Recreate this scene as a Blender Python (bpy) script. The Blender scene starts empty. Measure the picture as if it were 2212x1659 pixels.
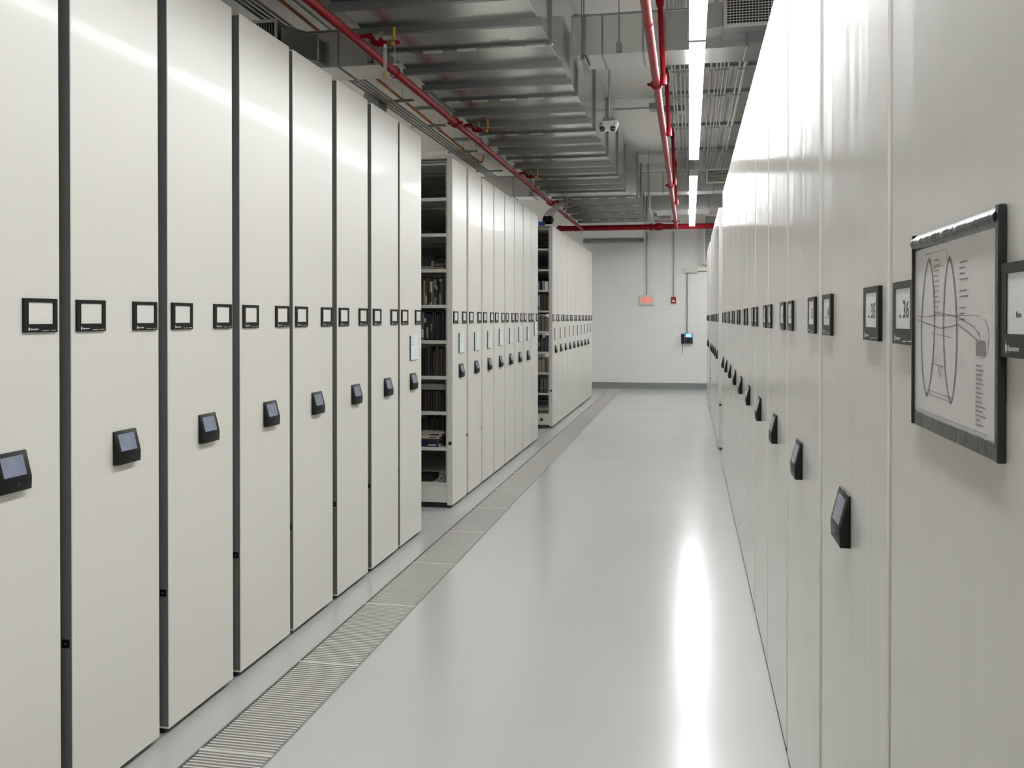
import bpy, bmesh, math, random
from math import sin, cos, pi, radians
from mathutils import Vector, Matrix

R = random.Random(7)
scn = bpy.context.scene
C = scn.collection

# ------------------------------------------------------------------ camera
cam_d = bpy.data.cameras.new('camera')
cam_d.sensor_width = 36.0
cam_d.lens = 1950.0 / 2212.0 * 36.0
cam_d.shift_y = -0.05736
cam_d.clip_start = 0.05
cam = bpy.data.objects.new('camera', cam_d)
C.objects.link(cam)
cam.location = (0, 0, 1.62)
cam.rotation_euler = (pi / 2 - 0.0075, 0, 0.193937)
scn.camera = cam

# ------------------------------------------------------------------ world, exposure
w = bpy.data.worlds.new('world'); scn.world = w; w.use_nodes = True
w.node_tree.nodes['Background'].inputs[0].default_value = (0.8, 0.85, 0.9, 1)
w.node_tree.nodes['Background'].inputs[1].default_value = 0.02
scn.view_settings.view_transform = 'Standard'
scn.view_settings.look = 'None'
scn.view_settings.gamma = 1.0
scn.view_settings.use_curve_mapping = False
scn.view_settings.exposure = 1.3
LAMP = 21.0          # emission of the corridor strip lights
LAMP_SIDE = 14.0      # emission of the added fill lights over the side bays
scn.cycles.max_bounces = 10
scn.cycles.diffuse_bounces = 6
scn.cycles.glossy_bounces = 5
scn.cycles.sample_clamp_indirect = 6.0
scn.cycles.caustics_reflective = False
scn.cycles.caustics_refractive = False

# ------------------------------------------------------------------ materials
def mat(name, col, rough=0.5, metal=0.0, bump=0.0, bscale=40.0, var=0.0, vscale=3.0, spec=0.5,
        emit=None, estr=0.0, coat=0.0, rvar=0.0, stretch=None, bdist=0.002):
    m = bpy.data.materials.new(name); m.use_nodes = True
    nt = m.node_tree; b = nt.nodes['Principled BSDF']
    b.inputs['Base Color'].default_value = (*col, 1)
    b.inputs['Roughness'].default_value = rough
    b.inputs['Metallic'].default_value = metal
    b.inputs['Specular IOR Level'].default_value = spec
    if coat:
        b.inputs['Coat Weight'].default_value = coat
        b.inputs['Coat Roughness'].default_value = 0.08
    if emit:
        b.inputs['Emission Color'].default_value = (*emit, 1)
        b.inputs['Emission Strength'].default_value = estr
    tc = nt.nodes.new('ShaderNodeTexCoord')
    src = tc.outputs['Object']
    if stretch:
        mp = nt.nodes.new('ShaderNodeMapping'); mp.inputs['Scale'].default_value = stretch
        nt.links.new(src, mp.inputs[0]); src = mp.outputs[0]
    if bump:
        n = nt.nodes.new('ShaderNodeTexNoise'); n.inputs['Scale'].default_value = bscale
        n.inputs['Detail'].default_value = 3
        nt.links.new(src, n.inputs['Vector'])
        bp = nt.nodes.new('ShaderNodeBump'); bp.inputs['Strength'].default_value = bump
        bp.inputs['Distance'].default_value = bdist
        nt.links.new(n.outputs['Fac'], bp.inputs['Height'])
        nt.links.new(bp.outputs[0], b.inputs['Normal'])
    if var or rvar:
        n2 = nt.nodes.new('ShaderNodeTexNoise'); n2.inputs['Scale'].default_value = vscale
        n2.inputs['Detail'].default_value = 4
        nt.links.new(src, n2.inputs['Vector'])
        if var:
            mx = nt.nodes.new('ShaderNodeMix'); mx.data_type = 'RGBA'
            mx.inputs[6].default_value = (*[c * (1 - var) for c in col], 1)
            mx.inputs[7].default_value = (*[min(1, c * (1 + var)) for c in col], 1)
            nt.links.new(n2.outputs['Fac'], mx.inputs[0]); nt.links.new(mx.outputs[2], b.inputs['Base Color'])
        if rvar:
            mr = nt.nodes.new('ShaderNodeMapRange')
            mr.inputs['To Min'].default_value = max(0.02, rough - rvar); mr.inputs['To Max'].default_value = rough + rvar
            nt.links.new(n2.outputs['Fac'], mr.inputs['Value']); nt.links.new(mr.outputs[0], b.inputs['Roughness'])
    return m

M = {}
M['panel_right'] = mat('cream_powder_coat_wavy', (0.68, 0.66, 0.61), 0.2, bump=0.11, bscale=1.6, bdist=0.028, spec=0.25, var=0.012, vscale=1.5, stretch=(1, 3.2, 0.12))
M['gap_shade'] = mat('grey_gap_shade', (0.16, 0.16, 0.148), 0.6)  # shade between neighbouring ranges, put into a dark colour
M['panel'] = mat('cream_powder_coat', (0.70, 0.68, 0.625), 0.33, bump=0.12, bscale=2.0, bdist=0.012, coat=0.10, var=0.012, vscale=1.5, stretch=(1, 3.2, 0.12))
M['shelf'] = mat('cream_shelf_paint', (0.62, 0.61, 0.55), 0.4)
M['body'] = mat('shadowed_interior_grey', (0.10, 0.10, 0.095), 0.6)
M['black'] = mat('black_plastic', (0.005, 0.0055, 0.0045), 0.4, bump=0.05, bscale=400, spec=0.3)
M['blackr'] = mat('black_rubber', (0.01, 0.01, 0.01), 0.6)
M['screen'] = mat('grey_lilac_screen_film', (0.22, 0.24, 0.32), 0.16, bump=0.5, bscale=45, var=0.25, vscale=30, bdist=0.002)
M['dark'] = mat('dark_print', (0.02, 0.02, 0.025), 0.5)
M['midp'] = mat('pencil_grey_print', (0.25, 0.23, 0.24), 0.6)
M['lightp'] = mat('faint_grey_print', (0.42, 0.4, 0.4), 0.6)
M['whitep'] = mat('white_print', (0.75, 0.75, 0.75), 0.5)
M['card'] = mat('white_card', (0.8, 0.8, 0.82), 0.18)
M['ccard'] = mat('cream_card', (0.72, 0.7, 0.655), 0.35)
M['paper'] = mat('pale_paper', (0.74, 0.79, 0.78), 0.4)
M['poster'] = mat('poster_paper', (0.68, 0.66, 0.63), 0.25, bump=0.25, bscale=14, bdist=0.003, var=0.03, vscale=6)
M['sleeve'] = mat('black_sleeve_plastic', (0.014, 0.015, 0.015), 0.22, bump=0.7, bscale=30, bdist=0.004)
M['floor'] = mat('grey_epoxy', (0.47, 0.47, 0.452), 0.19, bump=0.20, bscale=110, bdist=0.0012, var=0.02, vscale=1.2, rvar=0.03, spec=0.42)
M['pit'] = mat('dark_pit', (0.06, 0.055, 0.05), 0.8)
M['slat'] = mat('brushed_aluminium_slat', (0.62, 0.605, 0.57), 0.45, metal=0.2)
M['edge'] = mat('grate_edge_trim', (0.35, 0.34, 0.32), 0.45, metal=0.6)
M['galv'] = mat('galvanized_steel', (0.60, 0.61, 0.59), 0.21, metal=0.93, bump=0.35, bscale=2.2, bdist=0.008, var=0.07, vscale=6)
M['galvd'] = mat('galvanized_channel', (0.27, 0.29, 0.285), 0.34, metal=0.85, bump=0.05, bscale=20, var=0.08, vscale=8)
M['cleat'] = mat('bright_cleat', (0.66, 0.67, 0.65), 0.4, metal=0.7)
M['conduit'] = mat('conduit_steel', (0.36, 0.36, 0.34), 0.35, metal=0.8)
M['red'] = mat('red_pipe_paint', (0.23, 0.004, 0.009), 0.42, spec=0.22)
M['brass'] = mat('dull_brass', (0.32, 0.24, 0.09), 0.42, metal=0.7)
M['yellow'] = mat('yellow_handle_paint', (0.62, 0.33, 0.02), 0.4)
M['orange'] = mat('orange_pipe', (0.72, 0.24, 0.05), 0.4)
M['ceiling'] = mat('painted_concrete_ceiling', (0.72, 0.70, 0.65), 0.8, bump=0.2, bscale=25, var=0.03, vscale=1.2)
M['wall'] = mat('block_wall_paint', (0.86, 0.85, 0.825), 0.55, bump=0.25, bscale=90, bdist=0.001, var=0.015)
M['mortar'] = mat('painted_mortar', (0.77, 0.76, 0.735), 0.6)
M['cove'] = mat('grey_cove_base', (0.24, 0.255, 0.245), 0.25)
M['white'] = mat('white_enamel', (0.72, 0.71, 0.68), 0.4)
M['grille'] = mat('grille_enamel', (0.5, 0.49, 0.44), 0.4)
M['hole'] = mat('black_void', (0.008, 0.008, 0.008), 0.9)
M['lamp'] = mat('lit_diffuser', (0.9, 0.9, 0.9), 0.4, emit=(0.965, 0.99, 1.0), estr=LAMP)
M['lamp2'] = mat('fill_diffuser_side_bay', (0.9, 0.9, 0.9), 0.4, emit=(0.98, 0.985, 1.0), estr=LAMP_SIDE)
M['exitbody'] = mat('exit_sign_face', (0.68, 0.66, 0.58), 0.4)
M['exitred'] = mat('lit_red_letters', (0.75, 0.03, 0.03), 0.4, emit=(1.0, 0.08, 0.09), estr=.55)
M['bluescreen'] = mat('lit_blue_screen', (0.1, 0.3, 0.7), 0.3, emit=(0.22, 0.48, 1.0), estr=.55)
M['navy'] = mat('phone_navy', (0.01, 0.015, 0.12), 0.3)
M['darkgrey'] = mat('dark_grey_plastic', (0.03, 0.033, 0.035), 0.4)
M['blue'] = mat('blue_card', (0.03, 0.16, 0.62), 0.4)
M['pages'] = mat('book_pages', (0.62, 0.56, 0.44), 0.8)
M['lens'] = mat('camera_lens', (0.01, 0.01, 0.012), 0.05, coat=1.0)
M['duct_inner'] = mat('duct_lining', (0.06, 0.06, 0.055), 0.9)
M['greybox'] = mat('grey_board', (0.22, 0.22, 0.21), 0.6)
BC = {'black': (0.0060, 0.0060, 0.0065), 'dark green': (0.0100, 0.0160, 0.0100), 'dark brown': (0.0250, 0.0160, 0.0090),
      'tan': (0.2520, 0.1750, 0.0980), 'brick red': (0.1000, 0.0300, 0.0200), 'cream': (0.3850, 0.3500, 0.2660), 'navy': (0.0075, 0.0150, 0.0500),
      'grey': (0.0850, 0.0850, 0.0800), 'olive': (0.0450, 0.0425, 0.0200), 'white': (0.4900, 0.4900, 0.4760), 'slate blue': (0.0200, 0.0350, 0.0500),
      'pale blue': (0.2450, 0.3150, 0.3850), 'beige': (0.2660, 0.2380, 0.1890), 'dark grey': (0.0300, 0.0300, 0.0300)}
BM = {}
def bookmat(c):
    if c not in BM:
        BM[c] = mat('book_' + c.replace(' ', '_'), BC[c], 0.5)
    return BM[c]

# ------------------------------------------------------------------ mesh builder
class MB:
    def __init__(s): s.v = []; s.f = []; s.m = []
    def quad(s, a, b, c, d, mi=0):
        i = len(s.v); s.v += [a, b, c, d]; s.f.append((i, i + 1, i + 2, i + 3)); s.m.append(mi); return s
    def box(s, x0, x1, y0, y1, z0, z1, mi=0):
        i = len(s.v)
        s.v += [(x0, y0, z0), (x1, y0, z0), (x1, y1, z0), (x0, y1, z0), (x0, y0, z1), (x1, y0, z1), (x1, y1, z1), (x0, y1, z1)]
        for f in ((0, 3, 2, 1), (4, 5, 6, 7), (0, 1, 5, 4), (1, 2, 6, 5), (2, 3, 7, 6), (3, 0, 4, 7)):
            s.f.append(tuple(i + k for k in f)); s.m.append(mi)
        return s
    def prism(s, pts, axis, a, b, mi=0):
        """pts: 2-D outline in the other two axes (order x,y,z without axis)"""
        def P(p, t):
            l = list(p); l.insert(axis, t); return tuple(l)
        n = len(pts); i = len(s.v)
        s.v += [P(p, a) for p in pts] + [P(p, b) for p in pts]
        s.f.append(tuple(range(i + n - 1, i - 1, -1))); s.m.append(mi)
        s.f.append(tuple(range(i + n, i + 2 * n))); s.m.append(mi)
        for k in range(n):
            s.f.append((i + k, i + (k + 1) % n, i + n + (k + 1) % n, i + n + k)); s.m.append(mi)
        return s
    def tube(s, path, r, n=10, caps=True, mi=0):
        path = [Vector(p) for p in path]
        rings = []
        prev = None
        for k, p in enumerate(path):
            if k == 0: d = path[1] - p
            elif k == len(path) - 1: d = p - path[k - 1]
            else: d = (path[k + 1] - p).normalized() + (p - path[k - 1]).normalized()
            d.normalize()
            if prev is None:
                a = Vector((0, 0, 1)) if abs(d.z) < 0.9 else Vector((1, 0, 0))
                u = d.cross(a).normalized()
            else:
                u = (prev - d * prev.dot(d)).normalized()
            prev = u
            v = d.cross(u)
            rr = r[k] if isinstance(r, (list, tuple)) else r
            i = len(s.v)
            for q in range(n):
                t = 2 * pi * q / n
                s.v.append(tuple(p + (u * cos(t) + v * sin(t)) * rr))
            rings.append(i)
        for k in range(len(rings) - 1):
            a, b = rings[k], rings[k + 1]
            for q in range(n):
                s.f.append((a + q, a + (q + 1) % n, b + (q + 1) % n, b + q)); s.m.append(mi)
        if caps:
            s.f.append(tuple(rings[0] + q for q in range(n - 1, -1, -1))); s.m.append(mi)
            s.f.append(tuple(rings[-1] + q for q in range(n))); s.m.append(mi)
        return s
    def mesh(s, name, mats, bevel=0.0, seg=2, smooth=False):
        me = bpy.data.meshes.new(name)
        me.from_pydata([tuple(v) for v in s.v], [], s.f)
        for mm in (mats if isinstance(mats, (list, tuple)) else [mats]): me.materials.append(mm)
        if len(me.materials) > 1: me.polygons.foreach_set('material_index', s.m)
        bm = bmesh.new(); bm.from_mesh(me)
        bmesh.ops.recalc_face_normals(bm, faces=bm.faces)
        if bevel:
            es = [e for e in bm.edges if len(e.link_faces) == 2 and e.calc_face_angle(0) > 0.5]
            bmesh.ops.bevel(bm, geom=es, offset=bevel, segments=seg, profile=0.5, affect='EDGES', clamp_overlap=True)
        bm.to_mesh(me); bm.free()
        if smooth:
            me.polygons.foreach_set('use_smooth', [True] * len(me.polygons))
            try: me.set_sharp_from_angle(angle=0.7)
            except Exception: pass
        me.update()
        return me

def ob(name, me, parent=None, loc=(0, 0, 0), rot=(0, 0, 0)):
    o = bpy.data.objects.new(name, me); C.objects.link(o)
    o.location = loc; o.rotation_euler = rot
    if parent: o.parent = parent
    return o
def tag(o, label, cat, group=None, kind=None):
    o['label'] = label; o['category'] = cat
    if group: o['group'] = group
    if kind: o['kind'] = kind
    return o
def thing(name, label, cat, loc=(0, 0, 0), rotz=0, group=None):
    o = bpy.data.objects.new(name, None); C.objects.link(o)
    o.empty_display_size = 0.1
    o.location = loc; o.rotation_euler = (0, 0, rotz)
    return tag(o, label, cat, group)
def struct(name, mb, m, **k):
    o = ob(name, mb.mesh(name, m, **k)); o['kind'] = 'structure'; return o
ORD = ['first', 'second', 'third', 'fourth', 'fifth', 'sixth', 'seventh', 'eighth', 'ninth', 'tenth', 'eleventh', 'twelfth', 'thirteenth', 'fourteenth']

_tc = {}
def text_mesh(txt, size, m, sx=1.0, align='LEFT', bold=0.0):
    """flat lettering in local yz plane (reads along +y, up +z), facing +x"""
    key = (txt, size, m.name, sx, align, bold)
    if key in _tc: return _tc[key]
    cu = bpy.data.curves.new('lettering', 'FONT'); cu.body = txt; cu.size = size
    cu.align_x = align; cu.resolution_u = 2; cu.offset = bold
    o = bpy.data.objects.new('tmp', cu); C.objects.link(o)
    dg = bpy.context.evaluated_depsgraph_get()
    me = bpy.data.meshes.new_from_object(o.evaluated_get(dg))
    bpy.data.objects.remove(o); bpy.data.curves.remove(cu)
    for v in me.vertices:
        x, y = v.co.x * sx, v.co.y
        v.co = (0, x, y)
    me.materials.clear(); me.materials.append(m)
    _tc[key] = me
    return me
def merge(name, parts, m):
    """parts: list of (mesh, (x,y,z)) -> one mesh"""
    bm = bmesh.new()
    for me, off in parts:
        b2 = bmesh.new(); b2.from_mesh(me); bmesh.ops.translate(b2, verts=b2.verts, vec=off)
        t = bpy.data.meshes.new('t'); b2.to_mesh(t); b2.free(); bm.from_mesh(t); bpy.data.meshes.remove(t)
    me = bpy.data.meshes.new(name); bm.to_mesh(me); bm.free(); me.materials.append(m); return me

# ================================================================== SETTING
XL, XR = -1.98, 0.355          # faces of the left and right rows
YW = 20.9                      # far wall
ZC = 4.55                      # ceiling
GX0, GX1 = -1.81, -1.505       # grate in the floor
YN = -3.2
fl = MB()
fl.box(-9, GX0, YN, YW + .3, -.12, 0)
fl.box(GX1, 9, YN, YW + .3, -.12, 0)
fl.box(GX0, GX1, YN, 0.2, -.12, 0)
fl.box(GX0, GX1, 20.82, YW + .3, -.12, 0)
struct('floor', fl, M['floor'])
struct('trim_1', MB().box(GX0, GX1, .2, 20.82, -.12, -.035), M['pit'])
struct('ceiling', MB().box(-9, 9, YN, YW + .3, ZC, ZC + .15), M['ceiling'])
struct('wall_left', MB().box(-9.15, -9, YN, YW + .3, 0, ZC), M['wall'])
struct('wall_right', MB().box(9, 9.15, YN, YW + .3, 0, ZC), M['wall'])
struct('wall_near', MB().box(-9, 9, YN - .15, YN, 0, ZC), M['wall'])
wf = struct('wall_far', MB().box(-9, 9, YW + .003, YW + .3, 0, ZC), M['mortar'])
# concrete blocks of the far wall where the corridor shows it
BW, BH, J = 0.4064, 0.2032, 0.005
blk_full = MB().box(0, BW - J, -.0, .004, 0, BH - J).mesh('block', M['wall'])
blk_half = MB().box(0, BW / 2 - J, -.0, .004, 0, BH - J).mesh('block_half', M['wall'])
bx0 = -3.05
for r in range(22):
    z = r * BH
    n = 10
    x = bx0
    if r % 2:
        ob('block', blk_half, wf, (x, YW, z)); x += BW / 2; n = 9
    for k in range(n):
        ob('block', blk_full, wf, (x, YW, z)); x += BW
    if r % 2: ob('block', blk_half, wf, (x, YW, z))
x_end = bx0 + 10 * BW
for xa, xb in ((-9, bx0 - J), (x_end, 9)):
    ob('plain_wall_skin', MB().box(xa, xb, YW, YW + .004, 0, ZC).mesh('skin', M['wall']), wf)
struct('baseboard_far', MB().prism([(YW - .035, .0), (YW - .012, .022), (YW - .006, .15), (YW + .002, .15), (YW + .002, .0)], 0, -9, 9), M['cove'])

# ------------------------------------------------------------------ floor grate
gr = thing('floor_grate', 'long slatted metal grate set in the floor before the left row', 'floor grate', (0, 0, 0))
SEC = 0.885; PIT = SEC / 42.0
sm = MB()
for k in range(41):
    y = (k + 1) * PIT
    sm.box(GX0 + .012, GX1 - .012, y - .0045, y + .0045, -.018, -.001)
slats = sm.mesh('slats', M['slat'])
bar = MB().box(GX0 + .006, GX1 - .006, -.009, .009, -.02, .0005).mesh('end_bar', M['slat'])
y = 4.0 - .02 - SEC * 4 + .0
ys = []
while y < 20.6:
    ys.append(y); y += SEC
for y in ys:
    L = min(SEC, 20.8 - y)
    if L < SEC - .01: continue
    s_ = ob('grate_section', slats, gr, (0, y, 0)); s_['kind'] = 'stuff'
    ob('end_bar', bar, s_, (0, 0, 0))
last = ys[-1]
ob('end_bar', bar, gr, (0, last if last + SEC > 20.8 else last + SEC, 0))
for xa in (GX0, GX1 - .006):
    ob('edge_rail', MB().box(xa, xa + .006, .22, 20.8, -.03, .0015).mesh('edge_rail', M['edge']), gr)

# ================================================================== SHELVING RANGES
ZT, ZB = 2.99, 0.024
DEP = 4.6
SH = [0.212 + 0.305 * k for k in range(10)]

def panel_mesh(wd, m='panel'):
    return MB().box(-.05, 0, 0, wd, ZB, ZT).mesh('end_panel', M[m], bevel=.004, seg=3)
HW, HH = .147, .105
hb = MB()
hb.box(0, .008, 0, .019, 0, HH).box(0, .008, HW - .019, HW, 0, HH)
hb.box(0, .008, .019, HW - .019, 0, .026).box(0, .008, .019, HW - .019, HH - .012, HH)
holder_me = hb.mesh('label_holder', M['black'])
card_l = MB().box(0.0002, .005, .019, HW - .019, .026, HH - .012).mesh('card', M['ccard'])
card_r = MB().box(0.0002, .0068, .019, HW - .019, .026, HH - .012).mesh('card', M['card'])
# emblem and brand lettering at the foot of the holder
em = MB()
def flat(mb, pts, x=0.0):
    i = len(mb.v); mb.v += [(x, a, b) for a, b in pts]; mb.f.append(tuple(range(i, i + len(pts)))); mb.m.append(0)
flat(em, [(0, .004), (.0022, 0), (.0022, .012), (0, .010)])
flat(em, [(.0028, 0), (.0052, .002), (.0052, .009), (.0028, .0115)])
flat(em, [(.0058, .003), (.0072, .0045), (.0072, .008), (.0058, .0085)])
flat(em, [(.001, .0125), (.0026, .012), (.0026, .015), (.002, .015)])
flat(em, [(.06, .0005), (.09, .0012), (.09, .0026), (.06, .0019)])
flat(em, [(.098, .0012), (.122, .0018), (.122, .0032), (.098, .0026)])
em_me = em.mesh('emblem', M['whitep'])
brand_me = merge('lettering', [(em_me, (0, 0, 0)), (text_mesh('Spacesaver', .0085, M['whitep'], .93, bold=.0002), (0, .0085, .0035))], M['whitep'])

# control pad: wedge that leans out towards its foot
PW, PH = .131, .118
prof = [(0, 0), (0, PH), (.005, PH), (.024, .043), (.025, .036), (.0235, 0)]
pb = MB()
i = 0
pts = prof
pb.prism([(a, b) for a, b in pts], 1, 0, PW)
pad_me = pb.mesh('control_pad', M['black'], bevel=.003, seg=2, smooth=True)
fa, fb = Vector((.005, 0, PH)), Vector((.024, 0, .043))
nrm = Vector((PH - .043, 0, .019)).normalized()
def onface(t, yy, off):
    p = fa.lerp(fb, t) + nrm * off; return (p.x, yy, p.z)
sb = MB()
q = [onface(.17, .018, .0008), onface(.95, .018, .0008), onface(.95, PW - .021, .0008), onface(.17, PW - .021, .0008)]
q0 = [onface(.17, .018, -.001), onface(.95, .018, -.001), onface(.95, PW - .021, -.001), onface(.17, PW - .021, -.001)]
sb.v = q + q0; sb.f = [(0, 1, 2, 3), (0, 4, 5, 1), (1, 5, 6, 2), (2, 6, 7, 3), (3, 7, 4, 0)]; sb.m = [0] * 5
screen_me = sb.mesh('screen', M['screen'])
button_me = MB().tube([(.0235, PW * .58, .022), (.0262, PW * .58, .022)], .0045, 12).mesh('button', M['darkgrey'], smooth=True)
lock_me = MB().box(-.037, -.009, -.004, 0.001, .54, .568).mesh('lock', M['black'], bevel=.003)
key_me = MB().tube([(-.023, -.0055, .554), (-.023, -.003, .554)], .0035, 8).mesh('keyhole', M['conduit'])

_cache = {}
def C_(key, fn):
    if key not in _cache: _cache[key] = fn()
    return _cache[key]

def shelf_fn(wd):
    m = MB(); m.box(-DEP, -.052, .001, wd - .001, -.004, 0)
    m.box(-DEP, -.052, 0, .0015, -.028, 0).box(-DEP, -.052, wd - .0015, wd, -.028, 0)
    m.box(-DEP, -.052, .0015, .016, -.028, -.0265).box(-DEP, -.052, wd - .016, wd - .0015, -.028, -.0265)
    return m.mesh('shelf', M['shelf'])
def upright_fn(wd):
    return MB().box(-.012, 0, .012, wd - .012, .19, ZT - .03).mesh('upright', M['shelf'])
def carriage_fn(wd):
    return MB().box(-DEP, -.05, .004, wd - .004, .045, .184).mesh('carriage', M['panel'])
def kick_fn(wd):  # black box standing in for the shadow gap under the range
    return MB().box(-DEP, -.03, .012, wd - .012, 0, .046).mesh('kick_shade', M['blackr'])
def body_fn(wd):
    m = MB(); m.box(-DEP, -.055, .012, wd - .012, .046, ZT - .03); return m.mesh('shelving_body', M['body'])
def canopy_fn(wd):
    m = MB(); m.box(-DEP, -.05, 0, wd, 2.944, 2.962).box(-DEP, -.05, .0, wd, 2.982, 2.988); m.box(-DEP, -.05, .05, .06, 2.962, 2.982)
    m.box(-DEP, -.05, wd - .06, wd - .05, 2.962, 2.982)
    return m.mesh('canopy_top', M['shelf'])

def make_range(side, y0, y1, label, group, pad=True, inner=False, nums=None, inset=.02, holders=(1, 1), pad_off=.03):
    wd = round(y1 - y0, 4)
    if side < 0:
        t = thing('shelving_range', label, 'shelving', (XL, y0, 0), 0, group)
        V = lambda yy: yy - y0
        near_v = 0
    else:
        t = thing('shelving_range', label, 'shelving', (XR, y1, 0), pi, group)
        V = lambda yy: y1 - yy
        near_v = wd
    ep = ob('end_panel', C_(('p', wd, side), lambda: panel_mesh(wd, 'panel' if side < 0 else 'panel_right')), t)
    ob('kick_shade', C_(('k', wd), lambda: kick_fn(wd)), t)
    if inner:
        ob('carriage', C_(('c', wd), lambda: carriage_fn(wd)), t)
        for z in SH:
            ob('shelf', C_(('s', wd), lambda: shelf_fn(wd)), t, (0, 0, z))
        for k in range(6):
            ob('upright', C_(('u', wd), lambda: upright_fn(wd)), t, (-.05 - .9075 * k, 0, 0))
        ob('canopy_top', C_(('t', wd), lambda: canopy_fn(wd)), t)
    else:
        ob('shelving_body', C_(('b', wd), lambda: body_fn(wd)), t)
    if 'near left' in group:  # dark strips on the panel sides stand in for shade in the gaps
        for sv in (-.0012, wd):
            ob('side_shade', C_(('gap_shade', side), lambda: MB().box(-.049, -.003, 0, .0012, ZB + .01, ZT - .01).mesh('side_shade', M['gap_shade'])), t, (0, sv, 0))
    l = ob('lock', lock_me, t, (0, near_v, 0), (0, 0, 0))
    kh = ob('keyhole', key_me, l)
    if side > 0:
        l.scale = (1, -1, 1)
    for hi, v in ((0, inset), (1, wd - inset - HW)):
        if not holders[hi]: continue
        h = ob('label_holder', holder_me, t, (0, v, 1.577))
        ob('card', card_l if nums is None else card_r, h)
        ob('lettering', brand_me, h, (.0083, .017, .004))
        if nums is not None:
            nm = text_mesh(str(nums[hi]), .041, M['dark'], 1.05, 'RIGHT', .0006)
            rw = text_mesh('Row', .0095, M['dark'], .9, 'RIGHT', .0002)
            key = ('n', nums[hi])
            me = C_(key, lambda: merge('row_number', [(nm, (0, 0, 0)), (rw, (0, -.053 if len(str(nums[hi])) > 1 else -.028, .0))], M['dark']))
            ob('row_number', me, h, (.0070, HW - .031, .044))
    if pad:
        cy = (y0 + y1) / 2 + pad_off
        p = ob('control_pad', pad_me, t, (0, V(cy) - PW / 2, 1.105))
        ob('screen', screen_me, p); ob('button', button_me, p)
    return t

G1 = [(2.056, 2.56), (2.615, 3.11), (3.172, 3.676), (3.744, 4.258), (4.298, 4.815), (4.884, 5.387), (5.455, 5.987), (6.03, 6.54)]
G2 = [(7.452, 7.946), (8.02, 8.535), (8.59, 9.092), (9.137, 9.652), (9.694, 10.216), (10.255, 10.768), (10.812, 11.33), (11.36, 11.874)]
G3 = [(13.184, 13.715), (13.74, 14.285), (14.3, 14.815), (14.84, 15.37), (15.39, 15.945), (15.965, 16.505), (16.525, 17.06), (17.08, 17.63), (17.65, 18.145), (18.165, 18.675)]
make_range(-1, .94, 1.45, 'cream shelving range beyond the left edge of the view, farther out of it', 'left row ranges beside the camera')
make_range(-1, 1.497, 2.002, 'cream shelving range just outside the left edge of the view', 'left row ranges beside the camera')
cnt = ['one', 'two', 'three', 'four', 'five', 'six', 'seven', 'eight', 'nine', 'ten']
for k, (a, b) in enumerate(G1):
    lab = f'tall cream shelving range, {ORD[k]} from the left edge in the near left block' if k else 'tall cream shelving range cut off by the left edge of the photo'
    if k == 7: lab = 'tall cream shelving range closing the near left block, with a pinned notice'
    make_range(-1, a, b, lab, 'shelving ranges of the near left block')
for k, (a, b) in enumerate(G2):
    lab = f'cream shelving range with notice, {ORD[k]} beyond the nearer open bay on the left'
    if k == 0: lab = 'cream shelving range whose open book shelves face the nearer bay'
    if k == 7: lab = 'cream shelving range without a control pad, last before the farther open bay'
    make_range(-1, a, b, lab, 'shelving ranges of the middle left block', pad=(k != 7), inner=True)
for k, (a, b) in enumerate(G3):
    lab = f'narrow looking cream shelving range, {ORD[k]} beyond the farther open bay on the left'
    if k == 0: lab = 'cream shelving range whose open book shelves face the farther bay'
    if k == 9: lab = 'cream shelving range at the far end of the left row, nearest the block wall'
    t = make_range(-1, a, b, lab, 'shelving ranges of the far left block', pad=(k != 9), inner=True)
    if k == 0:
        kn = ob('knob', MB().tube([(-.16, .004, .125), (-.16, -.03, .125)], .02, 14).mesh('knob', M['black'], smooth=True), t)
        bm_ = MB(); bm_.tube([(-.15, .012, 0.0), (-.15, .012, .035)], [.085, .06], 18)
        ob('floor_bumper', bm_.mesh('floor_bumper', M['blackr'], smooth=True), t)

# right row
make_range(1, .09, .905, 'grey-cream shelving range just outside the right edge of the view', 'right row range beside the camera', nums=(38, 39), inset=.045, pad=False)
RR = [(.922, 1.715, (36, 37)), (1.748, 2.566, (34, 35)), (2.628, 3.435, (32, 33))]
y = 3.475
n = 30
while len(RR) < 11:
    RR.append((y, y + .795, (n, n + 1))); y += .832; n -= 2
for k, (a, b, nn) in enumerate(RR):
    if k == 0: lab = 'shelving range at the right edge of the photo, carrying the drawing and number 36'
    elif k == 1: lab = 'right row shelving range numbered 34 and 35, left of the one with the drawing'
    else: lab = f'right row shelving range numbered {nn[0]} and {nn[1]}, {ORD[k]} from the right edge'
    make_range(1, a, b, lab, 'shelving ranges of the near right block', pad=(k != 0), nums=nn, inset=.045)
n = 14
y = 11.43
for k in range(5):
    lab = f'distant right row shelving range, {ORD[k]} beyond the gap after the near right block'
    make_range(1, y, y + .795, lab, 'shelving ranges of the middle right block', nums=(n, n + 1), inset=.045)
    y += .832; n -= 2
y = 16.45
for k in range(3):
    lab = f'farthest right row shelving range, {ORD[k]} of the three before the block wall'
    make_range(1, y, y + .795, lab, 'shelving ranges of the far right block', nums=(max(n, 1), n + 1), inset=.045, pad=(k != 2))
    y += .832; n -= 2

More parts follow.
